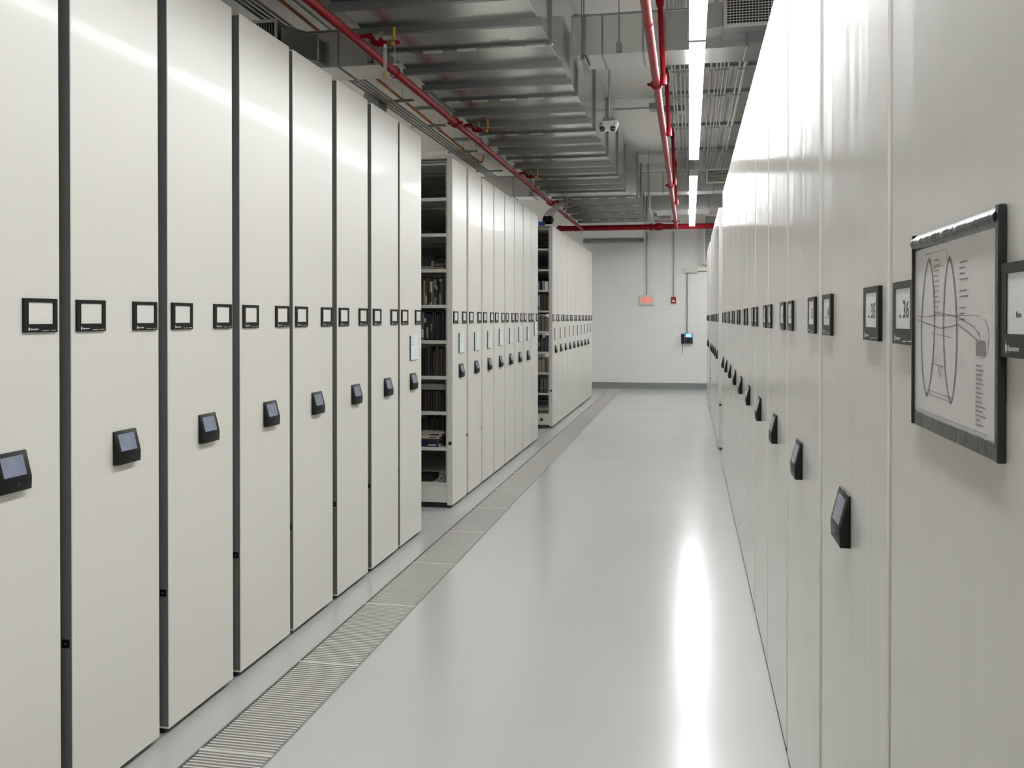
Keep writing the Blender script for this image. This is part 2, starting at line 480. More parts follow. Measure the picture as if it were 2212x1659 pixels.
# ------------------------------------------------------------------ notices on the panels
def notice(y, z, lines, label, pm_='paper'):
    W_, H_ = .165, .178
    t = thing('notice_sheet', label, 'notice', (XL, y, z), 0, 'pale notices stuck on the left row panels')
    ob('shadow_card', MB().box(.0003, .008, 0, W_ - .004, .0, H_).mesh('shadow_card', M['dark']), t)  # dark card peeking out as the sheet's dark edge and bottom shadow
    ob('paper', MB().box(.008, .010, .002, W_, .003, H_ + .003).mesh('paper', M[pm_]), t)
    lb = MB()
    zz = H_ - .014
    for k in range(lines):
        ln = (.062 if k == 0 else R.choice((.025, .035, .045)))
        x0 = .022 if k == 0 else .03
        lb.quad((.0103, x0, zz - .005), (.0103, x0 + ln, zz - .005), (.0103, x0 + ln, zz), (.0103, x0, zz))
        zz -= .0155
    lb.quad((.0103, .03, .012), (.0103, .06, .012), (.0103, .06, .0145), (.0103, .03, .0145))
    ob('text_lines', lb.mesh('text_lines', M['midp']), t)
notice(6.25, 1.316, 4, 'pale notice sheet on the last panel before the nearer open bay')
g2l = [5, 9, 4, 3, 6, 8, 2, 1]
for k, (a, b) in enumerate(G2):
    z = 1.316 if k < 3 else 1.322 + .004 * k
    if k == 7: z = 1.40
    notice((a + b) / 2 - .04 if k < 7 else a + .2, z, g2l[k], f'pale notice sheet on the {ORD[k]} panel of the middle left block')
for k, (a, b) in enumerate(G3):
    notice((a + b) / 2 - .06, 1.30 + .005 * k, 2, f'thin pale notice sheet on the {ORD[k]} panel of the far left block', 'ccard')

# ------------------------------------------------------------------ framed drawing on the right row
PWd, PHt = .410, .297
po = thing('framed_drawing', 'line drawing of two long boat-like hulls in a black plastic sleeve', 'poster', (XR, 1.526, 1.454), pi)
pm = MB()
pm.box(.0005, .010, 0, .006, 0, PHt).box(.0005, .010, PWd - .012, PWd, 0, PHt)
pm.box(.0005, .008, .006, PWd - .012, 0, .022)
ob('sleeve_frame', pm.mesh('sleeve_frame', M['sleeve'], bevel=.0015), po)
# padded top flap, a shallow half-round strip
tp = MB()
prs = [(.0005, PHt - .028)] + [(.003 + .010 * sin(pi * k / 8), PHt - .028 + .028 * k / 8) for k in range(1, 8)] + [(.0005, PHt)]
tp.prism(prs, 1, .004, PWd - .010)
ob('top_flap', tp.mesh('top_flap', M['sleeve'], smooth=True), po)
ob('paper', MB().box(.001, .0055, .004, PWd - .010, .018, PHt - .024).mesh('paper', M['poster']), po)
def stroke(mb, pts, wd=.0012, x=.0058):
    for (a, b), (c, d) in zip(pts, pts[1:]):
        dx, dy = c - a, d - b; L = math.hypot(dx, dy) or 1
        nx, ny = -dy / L * wd / 2, dx / L * wd / 2
        mb.quad((x, a + nx, b + ny), (x, a - nx, b - ny), (x, c - nx, d - ny), (x, c + nx, d + ny))
def hull(mb, cx, w_, z0, z1, tip):
    zs = [z0 + (z1 - z0) * k / 20 for k in range(21)]
    for s_ in (-1, 1):
        pts = [(cx + s_ * w_ * sin(pi * min(1, max(0, (k / 20)))) ** .6 * .5 + tip * (k / 20), z) for k, z in enumerate(zs)]
        stroke(mb, pts, .0045)
        stroke(mb, [(a + s_ * .004, b) for a, b in pts[2:-2]], .0012)
for hp in ((.078, .072, .050, .255, .012), (.205, .062, .050, .250, -.008)):
    d1 = MB(); hull(d1, *hp)
    ob('hull_outline', d1.mesh('hull_outline', M['midp']), po)
d2 = MB()
hull_l = [(.06, .262, .185, .262), (.11, .24, .17, .24), (.09, .17, .33, .17), (.1, .145, .21, .14), (.07, .06, .21, .058), (.07, .054, .21, .052), (.1, .1, .18, .098), (.03, .026, .36, .026), (.185, .262, .185, .245)]
for a, b, c_, d_ in hull_l: stroke(d2, [(a, b), (c_, d_)], .001)
stroke(d2, [(.02, .164), (.09, .158), (.16, .152), (.24, .158), (.32, .14), (.345, .132)], .0016)
stroke(d2, [(.02, .17), (.09, .168), (.15, .174), (.24, .168), (.31, .155), (.33, .145)], .0012)
stroke(d2, [(.325, .15), (.345, .12), (.36, .125), (.365, .15), (.35, .165)], .0015)
stroke(d2, [(.14, .085), (.145, .1), (.152, .082), (.16, .1), (.165, .085)], .0014)
for k in range(5): stroke(d2, [(.12 + k * .006, .112), (.116 + k * .006, .098)], .0007); stroke(d2, [(.25 + k * .006, .112), (.246 + k * .006, .098)], .0007)
for k in range(11):
    zz = .25 - .0075 * k
    stroke(d2, [(.118, zz), (.118 + R.uniform(.02, .034), zz)], .0016)
    if k not in (4, 7): stroke(d2, [(.245, zz - .01), (.245 + R.uniform(.02, .045), zz - .01)], .002)
for k in range(14):
    zz = .108 - .0056 * k
    stroke(d2, [(.315, zz), (.315 + R.uniform(.018, .04), zz)], .0018)
ob('pencil_lines', d2.mesh('pencil_lines', M['midp']), po)
ob('grey_patch', MB().quad((.0059, .315, .120), (.0059, .352, .120), (.0059, .352, .139), (.0059, .315, .139)).mesh('grey_patch', M['midp']), po)

# ================================================================== BOOKS AND BOXES IN THE OPEN BAYS
_bk = {}
def book_me(h, d, t, c):
    key = (round(h, 3), round(d, 3), round(t, 3), c)
    if key not in _bk:
        m = MB()
        e = .002
        # covers + spine (rounded towards -y = the bay), pages inside
        m.box(0, e, .004, d, 0, h).box(t - e, t, .004, d, 0, h)
        m.prism([(0, .006), (t * .25, .001), (t * .5, 0), (t * .75, .001), (t, .006)], 2, 0, h)
        m.box(e, t - e, .005, d - .004, .003, h - .003, 1)
        _bk[key] = m.mesh('book', [bookmat(c), M['pages']])
    return _bk[key]
def standing(xr, yf, z, specs, bay, shelf_no, tags=None):
    """specs: list of (thickness, height, colour); placed from the end panel inwards (towards -x)"""
    x = xr
    for k, (t, h, c) in enumerate(specs):
        x -= t + .0006
        setback = R.uniform(.012, .03)
        o = ob('book', book_me(h, .2, t, c), None, (x, yf + setback, z + .0002))
        tag(o, f'{c} book, {ORD[k]} from the end panel, {ORD[shelf_no]} shelf up, {bay} open bay', 'book', f'books standing in the {bay} open bay')
        if tags and k in tags:
            tc_, z0, z1 = tags[k]
            m = MB().box(t * .15, t * .85, -.0008, .0012, h * z0, h * z1)
            ob('spine_label', m.mesh('spine_label', bookmat(tc_)), o)
Y1 = 7.456
def S(cols, hr=(.2, .24), tr=(.014, .028)):
    return [(R.uniform(*tr), R.uniform(*hr), c) for c in cols]
XP = XL - .05 - .012 - .004
standing(XP, Y1, SH[5], S(['dark green', 'olive', 'tan', 'dark green', 'dark grey', 'white', 'grey', 'cream', 'dark grey', 'brick red', 'tan'], (.17, .235), (.012, .026)), 'nearer', 5,
         {2: ('black', .45, .9), 5: ('black', .3, .7), 7: ('black', .1, .55), 9: ('white', 0.03, .35), 4: ('white', .6, .75)})
standing(XP, Y1, SH[4], S(['black', 'black', 'black', 'slate blue', 'black', 'slate blue', 'dark brown', 'black', 'slate blue', 'black', 'grey'], (.215, .25)), 'nearer', 4,
         {6: ('tan', .35, .65), 9: ('white', .62, .78), 8: ('beige', .1, .5), 10: ('white', .1, .4)})
standing(XP, Y1, SH[3], S(['dark brown', 'olive', 'dark grey', 'olive', 'dark brown', 'black', 'dark grey', 'black', 'dark brown', 'dark green'], (.21, .25), (.018, .03)), 'nearer', 3, {9: ('olive', .1, .6)})
standing(XP, Y1 + .02, SH[2], S(['dark brown', 'black', 'dark brown', 'dark grey', 'dark brown', 'black', 'dark brown', 'dark brown', 'black', 'dark grey'], (.165, .18), (.018, .028)), 'nearer', 2)
tag(ob('flat_box', MB().box(-2.45, -2.055, 7.50, 7.66, SH[2] + .184, SH[2] + .235).mesh('flat_box', M['greybox'], bevel=.002)), 'flat grey box lying on the third shelf book row, nearer bay', 'box')
standing(XP - .02, Y1 + .1, SH[1], S(['black', 'olive', 'black', 'dark grey', 'black', 'dark brown', 'black', 'olive', 'black'], (.22, .25), (.018, .03)), 'nearer', 1)
def flat_stack(x0, x1, y0, y1, z, specs, place, group):
    for k, (t, c, pc, dx, rz) in enumerate(specs):
        m = MB(); W_, D_ = x1 - x0 - dx, y1 - y0
        m.box(0, W_, 0, D_, 0, .002).box(0, W_, 0, D_, t - .002, t).box(0, .002, 0, D_, .002, t - .002)
        m.box(.002, W_ - .003, .003, D_ - .003, .002, t - .002, 1)
        # spine towards the bay
        m.box(0, W_, -.0015, 0, 0, t)
        o = ob('book', m.mesh('book', [bookmat(c), M['pages']]), None, (x0, y0, z + .0004), (0, 0, rz))
        tag(o, f'{c} book lying flat, {ORD[k]} from the pile bottom, {place}', 'book', group)
        if pc:
            ob('title_band', MB().box(W_ * .55, W_ * .9, -.0022, -.001, t * .3, t * .7).mesh('title_band', bookmat(pc)), o)
        z += t + .0006
flat_stack(-2.31, -2.112, 7.475, 7.60, SH[1], [(.03, 'navy', 'white', 0, 0), (.022, 'navy', None, .012, .04), (.016, 'brick red', None, -.012, .05), (.022, 'white', 'grey', -.006, .0), (.024, 'cream', 'black', -.03, -.03), (.014, 'cream', None, -.045, -.06)], 'second shelf, nearer bay', 'flat books on the second shelf')
flat_stack(-2.16, -2.065, 7.49, 7.62, SH[6], [(.018, 'tan', None, 0, 0), (.016, 'dark grey', None, 0, .1), (.016, 'grey', None, -.01, .12), (.015, 'dark green', None, -.005, -.05)], 'seventh shelf, nearer bay', 'flat books on the seventh shelf')
o = thing('small_white_box', 'small white box with a printed square on the seventh shelf up of the nearer bay', 'box', (-2.185, 7.52, SH[6] + .03))
ob('carton', MB().box(0, .03, 0, .05, 0, .04).mesh('carton', M['card'], bevel=.001), o)
ob('printed_square', MB().box(.007, .023, -.001, .001, .01, .03).mesh('printed_square', M['midp']), o)
tag(ob('flat_binder', MB().box(-2.32, -2.15, 7.50, 7.70, SH[6] + .0005, SH[6] + .03).mesh('flat_binder', M['greybox'], bevel=.003)), 'dull grey binder lying under the small white box on the seventh shelf', 'binder')
tag(ob('long_flat_box', MB().box(-2.34, -2.17, 7.5, 7.7, SH[0] + .0005, SH[0] + .05).mesh('long_flat_box', bookmat('black'), bevel=.003)), 'long black flat box on the bottom shelf of the nearer open bay', 'box')
sp = thing('tape_roll', 'round pale tape roll standing at the right of the bottom shelf in the nearer bay', 'tape roll', (-2.09, 7.5, SH[0] + .031))
rg = MB()
for a in range(16):
    t0, t1 = 2 * pi * a / 16, 2 * pi * (a + 1) / 16
    P = lambda r_, t_, y_: (r_ * cos(t_), y_, r_ * sin(t_))
    rg.quad(P(.012, t0, 0), P(.03, t0, 0), P(.03, t1, 0), P(.012, t1, 0)); rg.quad(P(.03, t0, 0), P(.03, t0, .03), P(.03, t1, .03), P(.03, t1, 0))
    rg.quad(P(.012, t0, 0), P(.012, t0, .03), P(.012, t1, .03), P(.012, t1, 0)); rg.quad(P(.012, t0, .03), P(.03, t0, .03), P(.03, t1, .03), P(.012, t1, .03))
ob('roll', rg.mesh('roll', bookmat('beige'), smooth=False), sp)
# farther bay
Y2 = 13.188
standing(XP, Y2, SH[5], S(['grey', 'dark brown', 'beige', 'dark brown', 'grey', 'black', 'white', 'dark grey', 'white'], (.22, .25), (.016, .026)), 'farther', 5, {7: ('white', .3, .9)})
standing(XP, Y2, SH[4], S(['beige', 'tan', 'grey', 'beige', 'dark grey', 'tan', 'grey', 'beige'], (.2, .22), (.016, .028)), 'farther', 4)
standing(XP, Y2, SH[3], S(['slate blue', 'grey', 'navy', 'slate blue', 'grey', 'dark grey', 'black', 'grey'], (.2, .25), (.016, .026)), 'farther', 3, {6: ('white', .3, .6)})
standing(XP, Y2 + .02, SH[2], S(['beige', 'grey', 'beige', 'cream', 'tan', 'cream', 'beige', 'cream'], (.19, .2), (.018, .028)), 'farther', 2)
standing(XP, Y2, SH[1], S(['beige', 'grey', 'beige', 'dark brown', 'beige', 'grey', 'black', 'beige'], (.21, .25), (.016, .026)), 'farther', 1)
standing(XP - .045, Y2 + .03, SH[6], S(['black', 'white', 'black', 'black', 'white', 'black'], (.11, .14), (.018, .026)), 'farther', 6)
tag(ob('white_carton', MB().box(-2.102, -2.05, 13.2, 13.3, SH[6] + .0005, SH[6] + .125).mesh('white_carton', M['card'], bevel=.002)), 'white carton at the right of the seventh shelf up in the farther bay', 'box')
z = SH[0] + .0005
for k, (h_, c_) in enumerate([(.045, 'grey'), (.05, 'beige'), (.03, 'grey'), (.05, 'black'), (.025, 'dark grey')]):
    tag(ob('flat_box', MB().box(-2.25, -2.05, 13.2, 13.45, z, z + h_ - .004).mesh('flat_box', bookmat(c_), bevel=.002)), f'{c_} flat box, {ORD[k]} from the pile bottom, farther open bay', 'box', 'flat boxes piled on the bottom shelf of the farther bay')
    z += h_
# crumpled sheets
for k in range(3):
    m = MB(); rr = random.Random(k + 3)
    G = 5
    P = [[(-.05 + .025 * a, .03 * b, .004 + .012 * rr.random() + .008 * k) for b in range(G)] for a in range(G)]
    for a in range(G - 1):
        for b in range(G - 1):
            m.quad(P[a][b], P[a + 1][b], P[a + 1][b + 1], P[a][b + 1])
    tag(ob('crumpled_sheet', m.mesh('crumpled_sheet', bookmat(['cream', 'tan', 'white'][k])), None, (-2.13, Y2 - .012 , SH[1] + .004 + .022 * k)), f'{["cream","tan","white"][k]} crumpled sheet in front of the books on the second shelf of the farther bay', 'paper')
# on top of the farther bay
tag(ob('blue_box', MB().box(-2.21, -2.12, 13.3, 13.42, ZT, ZT + .075).mesh('blue_box', M['blue'], bevel=.003)), 'bright blue box on top of the shelving at the farther bay', 'box')
bh = thing('cable_drum', 'black rounded fitting with four grey conduits above the farther open bay', 'fitting', (-2.08, 13.45, 3.10))
dm = MB(); dm.tube([(-.09, 0, 0), (-.075, 0, 0), (.05, 0, 0), (.075, 0, 0)], [.04, .062, .062, .03], 16)
ob('drum', dm.mesh('drum', M['black'], smooth=True), bh)
for k in range(4):
    cm = MB().tube([(-.07 + .04 * k, .0, .055), (-.03 + .04 * k, .1, .14), (.04 + .04 * k, .3, .24), (.07 + .04 * k, .4, .30)], .011, 8)
    ob('conduit', cm.mesh('conduit', M['conduit'], smooth=True), bh)

# ================================================================== STRIP LIGHTS
def strip_light(y0, y1, x, z, lampm, label, group):
    t = thing('strip_light', label, 'light', (x, (y0 + y1) / 2, z), 0, group)
    h = (y1 - y0) / 2
    up = lampm is M['lamp2']
    dz = (.066, .085) if up else (0, .016)
    hz = (0, .066) if up else (.016, .085)
    ob('diffuser', MB().box(-.055, .055, -h + .012, h - .012, *dz).mesh('diffuser', lampm, bevel=.004), t)
    ob('housing', MB().box(-.05, .05, -h + .01, h - .01, *hz).mesh('housing', M['white']), t)
    for s_ in (-1, 1):
        ob('end_cap', MB().box(-.056, .056, s_ * h - (.012 if s_ > 0 else 0), s_ * h + (.012 if s_ < 0 else 0), -.001, .086).mesh('end_cap', M['white']), t)
        ob('hanger_wire', MB().tube([(0, s_ * h * .77, .085), (0, s_ * h * .77, ZC - z)], .0025, 6).mesh('hanger_wire', M['conduit']), t)
    return t
for k, (a, b) in enumerate([(-2.9, -.1), (-.07, 2.0), (2.03, 6.44), (6.475, 11.27), (12.53, 17.08), (17.1, 19.08)]):
    wh = ['behind the camera', 'overhead at the camera', 'running off the top edge', 'nearer run ending before the gap', 'just beyond the gap', 'farthest, near the block wall'][k]
    strip_light(a, b, .053, 3.56 if k < 5 else 3.535, M['lamp'], f'lit white strip light hanging over the corridor, {wh}', 'strip lights over the corridor')
for k, (a, b) in enumerate([(1, 7.2), (8.4, 15.5), (16.7, 18.6)]):  # uplights added out of view to brighten the ceiling over the side bays
    strip_light(a, b, -6.4, 3.75, M['lamp2'], f'added unseen fill light above the left bays, {ORD[k]} from the camera', 'added fill lights over the side bays')
    strip_light(a, b, 4.6, 3.75, M['lamp2'], f'added unseen fill light above the right bays, {ORD[k]} from the camera', 'added fill lights over the side bays')

for x, z_, lab in ((2.3, 3.2, 'right'), (-5.3, 3.02, 'left')):  # unseen lights added behind the rows to brighten the far wall
    o = strip_light(-1.4, 1.4, x, z_, M['lamp'], f'added unseen fill light brightening the block wall, hidden behind the {lab} row', 'added fill lights of the end aisle')
    o.location.y = 19.75; o.rotation_euler.z = pi / 2
# ================================================================== DUCTS
DX0, DX1, DZ0, DZ1 = -2.28, -1.02, 3.67, 4.37
def ring(mb, x0, x1, y0, y1, z0, z1, w_=.022):
    mb.box(x0 - w_, x1 + w_, y0, y1, z0 - w_, z0)
    mb.box(x0 - w_, x1 + w_, y0, y1, z1, z1 + w_)
    mb.box(x0 - w_, x0, y0, y1, z0, z1).box(x1, x1 + w_, y0, y1, z0, z1)
    return mb
def section(root, x0, x1, y0, y1, z0, z1, ribs, name='duct_section'):
    # shallow cross-broken bottom
    m = MB(); xm, ym = (x0 + x1) / 2, (y0 + y1) / 2
    m.box(x0, x1, y0 + .002, y1 - .002, z0, z1)
    s_ = ob(name, m.mesh(name, M['galv'], bevel=.003, seg=1), root)
    for yy in ribs:
        rb = MB()
        rb.prism([(yy - .035, z0), (yy - .022, z0 - .045), (yy + .022, z0 - .045), (yy + .035, z0)], 0, x0 - .03, x1 + .03)
        for q_ in range(5):
            xx = x0 + .12 + q_ * (x1 - x0 - .24) / 4
            rb.box(xx - .004, xx + .004, yy - .034, yy - .026, z0 - .026, z0 - .018)
        ob('stiffener', rb.mesh('stiffener', M['galvd']), s_)
    return s_
def joint(root, x0, x1, y, z0, z1):
    j_ = ob('flange', ring(ring(MB(), x0, x1, y - .012, y - .002, z0, z1), x0, x1, y + .002, y + .012, z0, z1).mesh('flange', M['galvd']), root)
    nc = 5
    for q_ in range(nc):
        xx = x0 + .1 + q_ * (x1 - x0 - .2) / (nc - 1)
        ob('cleat', MB().box(xx - .07, xx + .07, y - .017, y + .017, z0 - .032, z0 - .020).mesh('cleat', M['cleat']), j_)
    for xx in (x0 - .02, x1 + .02):
        ob('corner_bolt', MB().tube([(xx, y - .025, z0 - .02), (xx, y + .025, z0 - .02)], .009, 8).mesh('corner_bolt', M['conduit']), j_)
md = thing('main_duct', 'large ribbed galvanized air duct running along the ceiling above the left row', 'duct', (-1.65, 6.6, 3.67))
def rel(o_root):  # children built in world coordinates: parent inverse keeps them there
    for ch in list(o_root.children):
        ch.location = Vector(ch.location) - Vector(o_root.location)
js = [-1.28 + 1.58 * k for k in range(11)]
for k, y in enumerate(js):
    joint(md, DX0, DX1, y, DZ0, DZ1)
    if k < 10: section(md, DX0, DX1, y + .014, y + 1.58 - .014, DZ0, DZ1, (y + .53, y + 1.06))
# flare to the wider end run
tr = MB()
y0, y1 = 14.534, 15.2
tr.v = [(DX0, y0, DZ0), (DX1, y0, DZ0), (DX1, y0, DZ1), (DX0, y0, DZ1), (DX0, y1, DZ0), (-.86, y1, DZ0), (-.86, y1, DZ1), (DX0, y1, DZ1)]
tr.f = [(0, 1, 2, 3), (4, 7, 6, 5), (0, 4, 5, 1), (1, 5, 6, 2), (2, 6, 7, 3), (3, 7, 4, 0)]; tr.m = [0] * 6
ob('flared_section', tr.mesh('flared_section', M['galv']), md)
for y in (15.214, 16.3, 17.4, 18.5): joint(md, DX0, -.86, y, DZ0, DZ1)
for a, b in ((15.23, 16.286), (16.314, 17.386), (17.414, 18.486), (18.514, 19.3)):
    section(md, DX0, -.86, a, b, DZ0, DZ1, (a + .35, a + .7) if b - a > .9 else (a + .4,))
# drop box at the end, its light face slants inwards
db = MB()
db.v = [(-2.36, 19.35, 3.72), (-.95, 19.35, 3.72), (-.95, 19.35, 4.3), (-2.36, 19.35, 4.3),
        (-2.34, 20.3, 3.40), (-1.02, 20.3, 3.40), (-.95, 20.6, 4.3), (-2.36, 20.6, 4.3),
        (-2.34, 20.6, 3.40), (-1.02, 20.6, 3.40)]
db.f = [(0, 1, 2, 3), (0, 4, 5, 1), (4, 8, 9, 5), (8, 7, 6, 9), (3, 2, 6, 7), (0, 3, 7, 8, 4), (1, 5, 9, 6, 2)]; db.m = [0] * 7
ob('drop_box', db.mesh('drop_box', M['white']), md)
ob('drop_lip', MB().box(-2.36, -1.0, 20.26, 20.62, 3.33, 3.40).mesh('drop_lip', M['galvd'], bevel=.004), md)
rel(md)

def grille(root, x0, x1, y, z0, z1, nx, nz, stuff=True):
    fr = MB(); w_ = .028
    fr.box(x0, x1, y - .012, y, z1 - w_, z1).box(x0, x1, y - .012, y, z0, z0 + w_)
    fr.box(x0, x0 + w_, y - .012, y, z0 + w_, z1 - w_).box(x1 - w_, x1, y - .012, y, z0 + w_, z1 - w_)
    g = ob('register_frame', fr.mesh('register_frame', M['grille'], bevel=.002), root)
    ob('register_throat', MB().box(x0 + w_, x1 - w_, y - .001, y, z0 + w_, z1 - w_).mesh('register_throat', M['hole']), g)
    b = MB()
    for k in range(1, nx):
        xx = x0 + w_ + (x1 - x0 - 2 * w_) * k / nx
        b.box(xx - .0022, xx + .0022, y - .010, y - .002, z0 + w_, z1 - w_)
    for k in range(1, nz):
        zz = z0 + w_ + (z1 - z0 - 2 * w_) * k / nz
        b.box(x0 + w_, x1 - w_, y - .007, y - .001, zz - .003, zz + .003)
    bb = ob('register_bars', b.mesh('register_bars', M['grille']), g); bb['kind'] = 'stuff'
    return g

def branch(name, x0, x1, y0, z0, z1, label, joints, depth=.45, extra=None):
    t = thing(name, label, 'duct', ((x0 + x1) / 2, y0, z0))
    seg = [x0] + joints + [x1]
    for a, b in zip(seg, seg[1:]):
        ob('duct_section', MB().box(a + .001, b - .001, y0, y0 + depth, z0, z1).mesh('duct_section', M['galv'], bevel=.003, seg=1), t)
    for a in joints:
        m = MB()
        m.box(a - .008, a + .008, y0 - .007, y0 + depth + .006, z0 - .007, z0).box(a - .008, a + .008, y0 - .007, y0, z0, z1 + .006)
        m.box(a - .008, a + .008, y0 - .007, y0 + depth, z1, z1 + .006)
        ob('seam_strip', m.mesh('seam_strip', M['galvd']), t)
    # corner beads along the lower and upper edges
    ob('edge_bead', MB().box(x0, x1, y0 - .006, y0, z0 - .004, z0 + .004).mesh('edge_bead', M['galv']), t)
    ob('edge_bead', MB().box(x0, x1, y0 - .014, y0, z1 - .004, z1 + .006).mesh('edge_bead', M['galvd']), t)
    if extra: extra(t)
    rel(t)
    return t
def reg_r1(t):
    ob('register_box', MB().prism([(-.02, 3.94), (.29, 3.98), (.29, 4.17), (-.02, 4.17)], 1, 7.48, 7.6).mesh('register_box', M['galv']), t)
    ob('register_neck', MB().box(.27, .92, 7.36, 7.6, 3.95, 4.165).mesh('register_neck', M['galvd']), t)
    grille(t, .262, .90, 7.36, 3.925, 4.175, 24, 9)
branch('branch_duct', DX1 + .04, 3.2, 7.6, 3.84, 4.17, 'galvanized cross duct with a white grille, the nearer one right of the main duct', [-.72, -.38, -.0, .46, 1.4, 2.4], extra=reg_r1)
def reg_l1(t):
    g = grille(t, -4.25, -3.53, 7.36, 3.96, 4.235, 27, 1)
    ob('register_neck', MB().box(-4.24, -3.54, 7.36, 7.6, 3.97, 4.22).mesh('register_neck', M['galvd']), t)
    # bent side scoop beside the register
    s_ = MB(); s_.v = [(-3.50, 7.36, 4.17), (-3.22, 7.5, 4.10), (-3.22, 7.5, 3.90), (-3.50, 7.36, 3.94), (-3.50, 7.6, 4.17), (-3.22, 7.6, 4.10), (-3.22, 7.6, 3.90), (-3.50, 7.6, 3.94)]
    s_.f = [(0, 1, 2, 3), (1, 5, 6, 2), (0, 4, 5, 1), (3, 2, 6, 7)]; s_.m = [0] * 4
    ob('side_scoop', s_.mesh('side_scoop', M['galv']), t)
    rim = MB().tube([(-3.51, 7.35, 4.18), (-3.21, 7.49, 4.11), (-3.21, 7.49, 3.89), (-3.50, 7.35, 3.93)], .010, 8)
    ob('scoop_rim', rim.mesh('scoop_rim', M['galv']), t)
branch('branch_duct', -7.5, DX0 - .04, 7.6, 3.86, 4.18, 'galvanized cross duct with a grille, the nearer one left of the main duct', [-5.4, -4.3, -3.07, -2.66], extra=reg_l1)
def reg_r2(t):
    ob('register_neck', MB().box(.28, .90, 15.68, 15.9, 3.935, 4.13).mesh('register_neck', M['galvd']), t)
    grille(t, .275, .92, 15.68, 3.915, 4.15, 24, 9)
branch('branch_duct', -.80, 3.2, 15.9, 3.82, 4.16, 'galvanized cross duct with a grille, the farther one right of the main duct', [-.45, -.02, .4, 1.3], extra=reg_r2)
branch('branch_duct', -7.5, DX0 - .04, 15.9, 3.80, 4.17, 'galvanized cross duct, the farther one left of the main duct', [-5.0, -3.9, -3.1, -2.75])
# big dark duct running off to the right behind, with sagging wrapped underside
def sag(t):
    m = MB(); n_ = 10
    for k in range(n_):
        a, b = k / n_, (k + 1) / n_
        x0_, x1_ = -.62 + 1.0 * a, -.62 + 1.0 * b
        z0_, z1_ = 3.655 + .02 * sin(pi * a * .5), 3.655 + .02 * sin(pi * b * .5)
        m.quad((x0_, 17.28, z0_), (x1_, 17.28, z1_), (x1_, 17.9, z1_ - .03), (x0_, 17.9, z0_ - .03))
        m.quad((x0_, 17.28, z0_), (x1_, 17.28, z1_), (x1_, 17.28, 3.70), (x0_, 17.28, 3.70))
    ob('sagging_wrap', m.mesh('sagging_wrap', M['galv']), t)
branch('cross_duct', -.72, 3.2, 17.3, 3.68, 4.02, 'dark wide cross duct behind the farther grille, near the block wall', [.35, 1.5], depth=.6, extra=sag)
branch('short_duct', -.70, -.36, 18.2, 3.60, 3.86, 'short ribbed duct stub beside the end of the main duct', [-.55], depth=.6, extra=lambda t: [ob('rod', MB().tube([(x_, 18.5, 3.86), (x_, 18.5, ZC)], .005, 8).mesh('rod', M['conduit']), t) for x_ in (-.66, -.40)])

# hangers of the ducts
def hanger(x, y, z0, label, group, straps=True):
    t = thing('duct_hanger', label, 'hanger', (x, y, z0), 0, group)
    ob('rod', MB().tube([(0, 0, 0), (0, 0, ZC - z0)], .005, 8).mesh('rod', M['conduit']), t)
    if straps:
        ob('clip', MB().box(-.022, .022, -.01, .01, -.05, .02).mesh('clip', M['galvd'], bevel=.003), t)
        ob('nut', MB().tube([(0, 0, .02), (0, 0, .035)], .012, 6).mesh('nut', M['conduit']), t)
hanger(-2.77, 7.575, 3.93, 'rod and clip hanger on the nearer left cross duct', 'rod hangers of the cross ducts')
hanger(-.58, 7.575, 3.90, 'rod and clip hanger on the nearer right cross duct', 'rod hangers of the cross ducts')
hanger(-2.80, 15.87, 3.86, 'rod and clip hanger on the farther left cross duct', 'rod hangers of the cross ducts')
sb_ = thing('strut_bracket', 'upright steel strut bracket at the corner of the main duct and nearer cross duct', 'bracket', (-.88, 7.55, 3.82))
ob('strut', MB().box(-.012, -.004, -.012, .012, 0, .62).mesh('strut', M['galvd']), sb_)
ob('strut', MB().box(.006, .014, -.012, .012, 0, .62).mesh('strut', M['galvd']), sb_)
ob('foot_channel', MB().box(-.02, .02, -.01, .48, -.035, -.005).mesh('foot_channel', M['galvd'], bevel=.002), sb_)
ob('rod', MB().tube([(0, 0, .6), (0, 0, ZC - 3.82)], .005, 8).mesh('rod', M['conduit']), sb_)
sb_ = thing('strut_bracket', 'upright dark steel strut bracket on the farther right cross duct', 'bracket', (-.70, 15.85, 3.60))
ob('strut', MB().box(-.015, .015, -.012, .012, 0, .70).mesh('strut', M['galvd']), sb_)
ob('foot_channel', MB().box(-.022, .022, -.01, 1.2, -.06, -.002).mesh('foot_channel', M['galvd'], bevel=.002), sb_)
ob('rod', MB().tube([(0, 0, .68), (0, 0, ZC - 3.60)], .005, 8).mesh('rod', M['conduit']), sb_)
# trapeze under the left cross duct
tz = thing('trapeze_channel', 'dark slotted channel hanging beside the main duct left edge', 'bracket', (-2.42, 8.2, 3.74))
ob('channel', MB().box(-.02, .02, -.02, .9, 0, .04).mesh('channel', M['galvd'], bevel=.003), tz)
ob('rod', MB().tube([(0, .8, .04), (0, .8, ZC - 3.74)], .005, 8).mesh('rod', M['conduit']), tz)
ob('rod', MB().tube([(0, .05, .04), (0, .05, ZC - 3.74)], .005, 8).mesh('rod', M['conduit']), tz)

